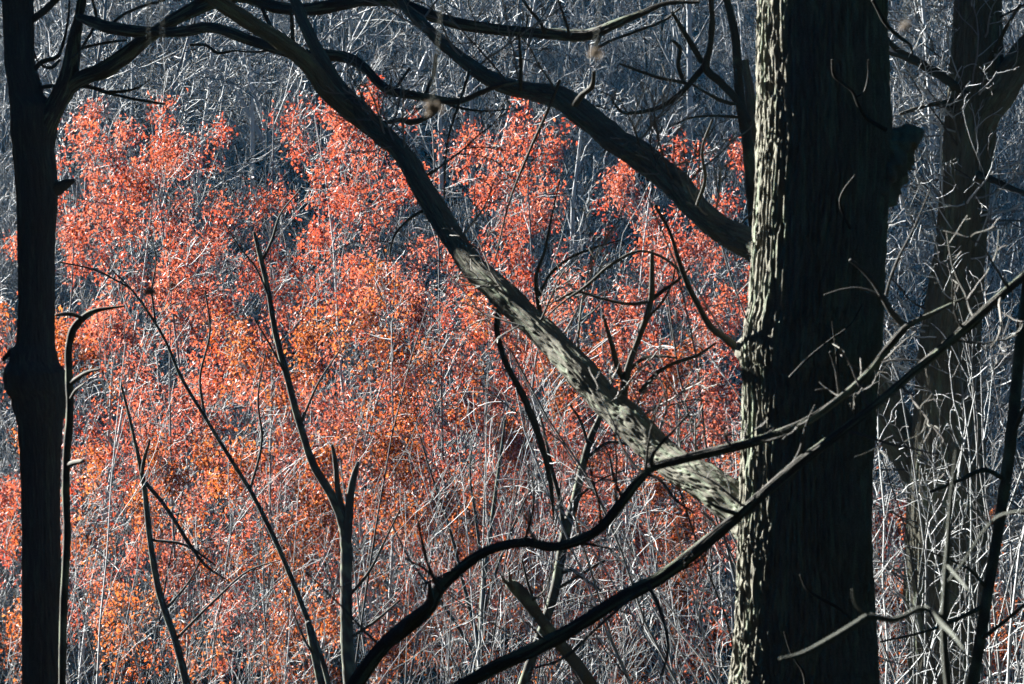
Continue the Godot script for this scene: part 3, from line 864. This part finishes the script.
# ---------------------------------------------------------------- single stems that can be picked out
func build_near_stems() -> void:
	var dark := Color(0.065, 0.064, 0.058)
	# two leaning stems from one root
	var t := thing("leaning_shrub", "two long leaning stems crossing in front of the furrowed trunk", "shrub")
	var D := 8.0
	var c := traced([[340, 704, 18.5], [355, 684, 16.8], [372, 660, 15.1], [385, 645, 14.3], [410, 625, 15.1], [430, 608, 13.4], [440, 590, 11.8], [460, 570, 11.8], [480, 555, 10.9], [500, 547, 10.1], [525, 543, 9.2], [555, 547, 9.2], [580, 540, 10.1], [600, 528, 9.2], [620, 505, 9.2], [640, 480, 9.2], [650, 470, 8.4], [680, 460, 8.4], [720, 450, 8.4], [760, 440, 8.4], [800, 425, 7.6], [840, 398, 6.7], [870, 370, 6.7], [890, 345, 6.7], [905, 328, 5.9], [935, 312, 4.2], [960, 300, 2.5], [985, 290, 1.3]], D, D - 0.2)
	var root := at_pixel(290, 760, D)
	limb_part("stem", rooted(c, root.x, root.z, 0.045), t, M.bark, dark, LICHEN, 0.008, 120.0)
	var d2 := traced([[400, 722, 15.1], [455, 690, 13.4], [500, 666, 13.4], [540, 648, 14.3], [580, 625, 14.3], [620, 600, 14.3], [660, 578, 13.4], [700, 548, 11.8], [740, 515, 10.9], [770, 488, 10.1], [800, 462, 9.2], [830, 440, 8.4], [870, 410, 7.6], [910, 375, 7.6], [945, 345, 8.4], [965, 328, 9.2], [990, 305, 8.4], [1024, 275, 7.6], [1080, 230, 5.9], [1150, 160, 3.4]], D, D - 0.3)
	limb_part("stem", rooted(d2, root.x + 0.05, root.z, 0.04), t, M.bark, dark, LICHEN, 0.008, 120.0)
	for s in [[[388, 643, 11], [398, 632, 12], [408, 622, 11], [420, 612, 10], [430, 603, 8], [430, 592, 5], [430, 584, 3]], [[652, 468, 5], [652, 456, 5], [660, 445, 4], [672, 432, 3], [690, 412, 2]], [[648, 474, 4], [660, 480, 3], [676, 500, 3], [694, 513, 2]], [[440, 592, 4], [430, 570, 3], [424, 550, 3], [418, 520, 2]],
		[[905, 326, 7], [893, 314, 7], [883, 297, 6], [872, 280, 5], [860, 268, 4], [850, 260, 3]], [[886, 296, 4], [890, 280, 3], [900, 255, 3], [912, 232, 2], [930, 190, 1.5]], [[884, 298, 3], [872, 292, 3], [856, 288, 2], [840, 290, 2], [824, 295, 1.5]],
		[[840, 398, 4], [838, 385, 3], [836, 370, 3], [830, 352, 2]], [[741, 515, 5], [728, 511, 5], [717, 507, 4], [707, 501, 2]], [[640, 590, 4], [600, 625, 3], [560, 660, 3], [535, 668, 2]], [[648, 584, 4], [660, 610, 4], [668, 650, 3], [660, 680, 2]], [[785, 476, 4], [800, 450, 3], [806, 425, 2], [815, 405, 1.5]]]:
		branch_part("twig", traced(s, D - 0.12, D - 0.22), t, M.bark, Color(0.074, 0.074, 0.068), 8, 6, 0.2)

	var rng := RandomNumberGenerator.new()
	rng.seed = 33
	for src in [c, d2]:
		for k in 16:
			var f := rng.randf_range(2.0, src.size() - 2.0)
			var q: Vector4 = (src[int(f)] as Vector4).lerp(src[int(f) + 1], f - int(f))
			var bufs := [Buf.new(), Buf.new()]
			var cfg := twig_habit(0.0013, Color(0.031, 0.031, 0.028), Color(0.099, 0.096, 0.087))
			cfg.kids = [3, 1]
			grow(bufs, Vector3(q.x, q.y, q.z), Vector3(rng.randf_range(-1, 1), rng.randf_range(-0.5, 1), rng.randf_range(-0.6, 0.6)).normalized(), rng.randf_range(0.06, 0.28), minf(0.004, q.w * 0.6), 0, cfg, rng, [])
			merge(bufs[0], bufs[1])
			meshed("twig", bufs[0], M.twig, t)

	var stems := [
		["dark_sapling", "forked dark sapling with an upright broken prong", 24.0, [350, 12],
			[[350, 690, 14], [347, 640, 13], [346, 580, 12], [346, 545, 12], [343, 525, 10], [333, 498, 9], [315, 468, 8], [300, 425, 7], [288, 380, 7], [275, 330, 6], [268, 290, 5], [260, 255, 5], [254, 232, 3]],
			[[[346, 548, 10], [349, 515, 9], [351, 490, 8], [355, 472, 6], [358, 462, 3]], [[346, 520, 6], [338, 490, 6], [335, 460, 5], [332, 445, 3]], [[262, 262, 3], [272, 240, 3], [280, 215, 2], [300, 190, 1.5]], [[300, 425, 3], [320, 380, 2], [340, 350, 1.5]], [[346, 600, 3], [370, 570, 3], [385, 540, 2], [400, 510, 1.5]], [[347, 640, 3], [370, 625, 3], [400, 600, 2]], [[270, 300, 2.5], [256, 268, 2], [238, 245, 1.5], [220, 215, 1]], [[288, 380, 2], [270, 345, 2], [255, 320, 1.5]]]],
		["broken_stem", "leaning broken dead stem crossing behind a long leaning stem", 11.5, [620, 12],
			[[596, 692, 13], [575, 662, 12], [560, 644, 12], [540, 618, 12], [528, 602, 13], [518, 590, 14], [509, 583, 9], [505, 580, 3]], [[[530, 602, 3], [545, 590, 2], [550, 575, 1]], [[514, 590, 6], [510, 580, 4], [509, 570, 1]], [[511, 586, 5], [504, 580, 3], [500, 573, 1]]]],
		["tilted_sapling", "smooth tilted sapling with its sunlit side pale, beside the broken stem", 20.0, [510, 10],
			[[522, 690, 11], [535, 650, 10], [545, 622, 10], [555, 590, 10], [562, 550, 10], [566, 530, 10], [575, 500, 9], [583, 465, 8], [590, 440, 7], [602, 410, 5], [606, 380, 2]],
			[[[558, 575, 4], [572, 570, 4], [582, 578, 3], [600, 590, 2], [606, 600, 1]], [[555, 590, 3], [580, 575, 3], [605, 560, 2]], [[564, 540, 5], [560, 500, 5], [552, 470, 4], [546, 440, 3], [540, 415, 2]], [[584, 460, 4], [610, 442, 3], [640, 448, 3], [650, 450, 1.5]], [[588, 445, 3], [580, 420, 3], [570, 405, 2]], [[545, 622, 3], [530, 590, 3], [522, 560, 2]], [[575, 500, 3], [600, 480, 2], [625, 470, 1.5]]]],
		["crooked_sapling", "thin crooked sapling close against the slim forked tree, lit along one side", 11.0, [60, 9],
			[[62, 700, 8], [64, 600, 8], [67, 530, 8], [66, 490, 8], [67, 450, 8], [70, 410, 8], [69, 370, 8], [69, 345, 7], [74, 328, 8], [84, 317, 7], [95, 311, 5], [110, 308, 3], [125, 306, 2]], [[[70, 384, 6], [78, 378, 5], [88, 372, 4], [100, 369, 2]], [[68, 465, 6], [76, 462, 6], [83, 461, 4]], [[70, 400, 4], [76, 390, 3], [84, 384, 2]], [[82, 318, 4], [70, 314, 4], [56, 315, 3]]]],
		["wand_sapling", "bent dark sapling running diagonally across the thicket", 28.0, [330, 8],
			[[330, 690, 5.6], [300, 600, 4.9], [275, 540, 4.9], [250, 490, 4.2], [230, 458, 4.2], [205, 417, 3.5], [180, 375, 3.5], [165, 340, 2.8], [150, 315, 2.8], [130, 288, 2.1], [112, 270, 1.4]], [[[156, 325, 2.5], [152, 290, 2], [156, 260, 1.5], [150, 230, 1]], [[205, 417, 3], [200, 380, 2.5], [210, 330, 2], [205, 290, 1.5]], [[250, 490, 3], [262, 440, 2.5], [258, 400, 2], [266, 350, 1]], [[130, 288, 2], [95, 270, 2], [60, 262, 1.5]]]],
		["split_sapling", "slim leaning sapling with a pale split twig near its top", 30.0, [195, 9],
			[[190, 700, 9], [182, 665, 8], [175, 640, 7], [160, 595, 7], [150, 540, 6], [143, 480, 5], [138, 455, 4], [130, 420, 3], [120, 380, 2]], [[[142, 475, 4], [144, 460, 4], [150, 440, 2]], [[143, 480, 4], [152, 490, 4], [165, 506, 4], [190, 545, 4], [205, 565, 3], [230, 582, 1]], [[150, 540, 3], [185, 545, 3], [215, 565, 2]], [[165, 610, 3], [190, 580, 2], [205, 550, 1.5]], [[175, 640, 3], [215, 600, 2.5], [250, 570, 2], [280, 560, 1]]]],
		["green_sapling", "leaning green-barked sapling beside the twig-wrapped forked tree", 11.0, [960, 15],
			[[966, 730, 11.2], [972, 690, 11.2], [980, 640, 11.2], [989, 585, 11.2], [999, 525, 11.2], [1009, 455, 12.0], [1016, 390, 12.0], [1021, 335, 10.5], [1030, 260, 9.0], [1045, 150, 6.8], [1060, 0, 3.8]], [[[1005, 480, 5], [985, 470, 5], [960, 480, 4], [930, 492, 3]], [[980, 640, 5], [1000, 625, 4], [1030, 600, 3]], [[985, 605, 5], [960, 618, 4], [930, 630, 3], [880, 642, 2]], [[1010, 440, 5], [1030, 400, 4], [1060, 370, 3]], [[988, 590, 4], [970, 570, 3], [950, 560, 2], [930, 552, 1.5]]]],
		["upright_sapling", "upright dark sapling hugging the sunny side of the furrowed trunk", 12.0, [762, 12],
			[[764, 700, 13], [762, 500, 13], [760, 350, 12], [756, 250, 11], [752, 200, 11], [747, 140, 11], [741, 105, 10], [738, 70, 9], [734, 30, 8], [727, 0, 7], [715, -80, 5], [705, -200, 3]], [[[748, 122, 9], [735, 98, 8], [720, 82, 8], [706, 68, 8], [710, 48, 6], [712, 25, 6], [711, 0, 5], [708, -40, 3]], [[705, 66, 7], [696, 76, 6], [680, 94, 6], [660, 107, 5], [640, 112, 4], [622, 112, 3], [612, 100, 2]], [[702, 62, 6], [692, 45, 6], [680, 25, 4], [672, 12, 3]], [[690, 84, 4], [681, 82, 4], [660, 78, 3], [636, 70, 3], [620, 64, 2]], [[683, 80, 4], [678, 65, 4], [680, 48, 4], [672, 40, 3]], [[741, 105, 4], [725, 102, 4], [705, 92, 3], [692, 84, 2]], [[745, 118, 3], [720, 116, 3], [690, 118, 2], [670, 127, 1.5]]]],
		["snapped_stem", "short snapped stem beside the foot of the forked dark sapling", 26.0, [330, 9],
			[[325, 700, 8], [318, 670, 8], [312, 640, 8], [308, 622, 6]], [[[316, 660, 3], [300, 630, 2], [290, 600, 1]]]],
		["fan_sapling", "many-stemmed slim sapling fanning upward in the thicket", 40.0, [480, 8],
			[[478, 700, 7], [480, 640, 6], [484, 580, 5], [492, 520, 4], [500, 460, 3], [505, 420, 2]], [[[480, 650, 5], [465, 590, 4], [450, 530, 3], [430, 470, 2], [418, 430, 1]], [[481, 620, 4], [500, 560, 3], [525, 500, 2], [540, 470, 1]], [[484, 580, 3], [476, 520, 3], [470, 470, 2], [474, 430, 1]], [[479, 660, 4], [440, 600, 3], [410, 560, 2], [390, 520, 1]]]],
	]
	for s in stems:
		var o := thing(s[0], s[1], "sapling")
		var dd: float = s[2]
		var main := traced(s[4], dd, dd)
		var below := at_pixel(s[3][0], 760, dd)
		var col := Color(0.074, 0.077, 0.062) if s[0] == "green_sapling" else dark
		branch_part("stem", rooted(main, below.x, below.z, s[3][1] * 0.55 * dd / focal), o, M.bark, col, 12, 8, 0.15, LICHEN)
		for w in s[5]:
			branch_part("twig", traced(w, dd, dd - 0.15), o, M.bark, col, 7, 6, 0.15)

# ---------------------------------------------------------------- sunlit brambles about the two trunks
func build_brambles() -> void:
	var rng := RandomNumberGenerator.new()
	rng.seed = 808
	# [px of root, depth, reach, lean in x]
	var spots := [[930, 13.2, 4.4, 0.0], [980, 12.6, 4.0, -0.1], [900, 13.4, 3.6, 0.1], [1010, 13.0, 4.4, -0.12], [955, 11.8, 2.9, 0.0], [890, 12.4, 3.6, 0.05], [1000, 12.0, 3.4, -0.1], [940, 14.2, 4.6, 0.0]]
	var words := ["tall tangle of pale twigs against the twig-wrapped trunk", "tangle of yellowish twigs wrapped round the leaning trunk", "arching pale twigs between the two big trunks", "spread of pale twigs beyond the leaning sapling", "low thorny tangle at the leaning tree's foot", "lit twigs rising close behind the furrowed trunk", "thorny twigs beside the green-barked sapling", "long whippy twigs pressed to the leaning trunk"]
	for k in spots.size():
		var s: Array = spots[k]
		var foot := at_pixel(s[0], 700, s[1])
		var at := Vector3(foot.x, ground_at(foot.x, foot.z) - 0.1, foot.z)
		var t := thing("bramble", words[k], "bramble", "brambles about the big trunks", at)
		var cfg := twig_habit(0.0016, TWIG_DARK, TWIG_PALE)
		cfg.kids = [7, 3]
		cfg.steps = [12, 7, 5]
		cfg.wobble = [0.17, 0.3, 0.36]
		cfg.lift = [0.0, 0.02, 0.0]
		cfg.ratio = [0.17, 0.45]
		cfg.kids = [10, 3]
		cfg.from = [0.3, 0.2]
		var canes := 10
		for n in canes:
			var bufs := [Buf.new(), Buf.new()]
			var d := Vector3(s[3] + rng.randf_range(-0.5, 0.5), 1.0, rng.randf_range(-0.3, 0.3)).normalized()
			grow(bufs, Vector3(rng.randf_range(-0.15, 0.15), 0, rng.randf_range(-0.15, 0.15)), d, s[2] * rng.randf_range(0.7, 1.15), rng.randf_range(0.004, 0.009), 0, cfg, rng, [])
			merge(bufs[0], bufs[1])
			meshed("cane", bufs[0], M.twig, t)

# ---------------------------------------------------------------- things close to the lens, out of focus
func build_lens_side_twigs() -> void:
	var pale := Color(0.074, 0.081, 0.068)
	var D := 4.6
	var t := thing("forking_twig_shrub", "small pale-barked forking shrub in front of the trunks' shaded feet", "shrub")
	var foot := at_pixel(960, 800, D)
	branch_part("stem", rooted(traced([[952, 720, 9], [946, 660, 8], [944, 620, 8], [946, 580, 7], [948, 550, 6], [951, 500, 4], [956, 450, 2]], D, D), foot.x, foot.z, 0.009), t, M.bark, pale, 10, 8, 0.15)
	for s in [[[944, 618, 4.8], [932, 612, 4.8], [920, 609, 5.4], [905, 616, 5.4], [893, 620, 6.1], [868, 617, 6.8], [855, 625, 6.8], [830, 640, 6.8], [800, 655, 5.4], [780, 659, 2.7]], [[926, 608, 5.4], [934, 616, 6.1], [946, 628, 5.4], [955, 637, 4.1], [964, 650, 1.4]], [[868, 617, 3.4], [856, 605, 2.7], [852, 590, 2.0]], [[947, 565, 2.7], [960, 580, 2.7], [968, 590, 2.0]], [[946, 585, 3.4], [965, 560, 2.7], [985, 530, 3.4], [1000, 516, 3.4], [1030, 510, 2.7]], [[990, 524, 2.7], [978, 512, 3.4], [966, 506, 2.7]]]:
		branch_part("branch", traced(s, D, D - 0.15), t, M.bark, pale, 10, 6, 0.15)
	# an arching spray that hangs in from above, with a few dry leaves left on it
	D = 2.7
	var o := thing("arching_sapling", "thin arching sapling with a few dry beige leaves on hanging twigs", "sapling")
	var root := Vector3(1.0, ground_at(1.0, -2.8) - 0.1, -2.8)
	var arch := [Vector4(root.x, root.y, root.z, 0.012), Vector4(0.95, 0.9, -2.8, 0.01), Vector4(0.75, 1.75, -2.75, 0.008), Vector4(0.4, 1.98, -2.7, 0.006), Vector4(0.0, 2.02, -2.7, 0.004), Vector4(-0.35, 1.95, -2.7, 0.002)]
	branch_part("stem", arch, o, M.bark, pale, 10, 8, 0.1)
	var rng := RandomNumberGenerator.new()
	rng.seed = 12
	for s in [[595, 52, 0.10, 16.0], [432, 106, -0.03, 22.0], [905, 25, 0.34, 14.0], [150, 291, -0.30, 18.0], [172, 285, -0.30, 12.0]]:
		var tip := at_pixel(s[0], s[1], D)
		var b := Buf.new()
		b.tube(PackedVector3Array([Vector3(s[2], 2.0, -2.7), Vector3(lerpf(s[2], tip.x, 0.6), lerpf(2.0, tip.y, 0.5), -2.7), tip]), PackedFloat32Array([0.0008, 0.0006, 0.0005]), 5, pale)
		var tw := meshed("twig", b, M.twig, o)
		var lb := Buf.new()
		for k in 3:
			var along := Vector3(rng.randf_range(-1, 1), rng.randf_range(-0.6, 0.3), rng.randf_range(-0.4, 0.4)).normalized()
			lb.leaf(tip - along * s[3] * 0.4 * D / focal, along, along.cross(Vector3(rng.randf_range(-0.3, 0.3), 0.2, 1)).normalized(), s[3] * D / focal, s[3] * 0.6 * D / focal, 0.25, Color(0.124, 0.105, 0.084))
		meshed("dry_leaf", lb, M.dry_leaf, tw)
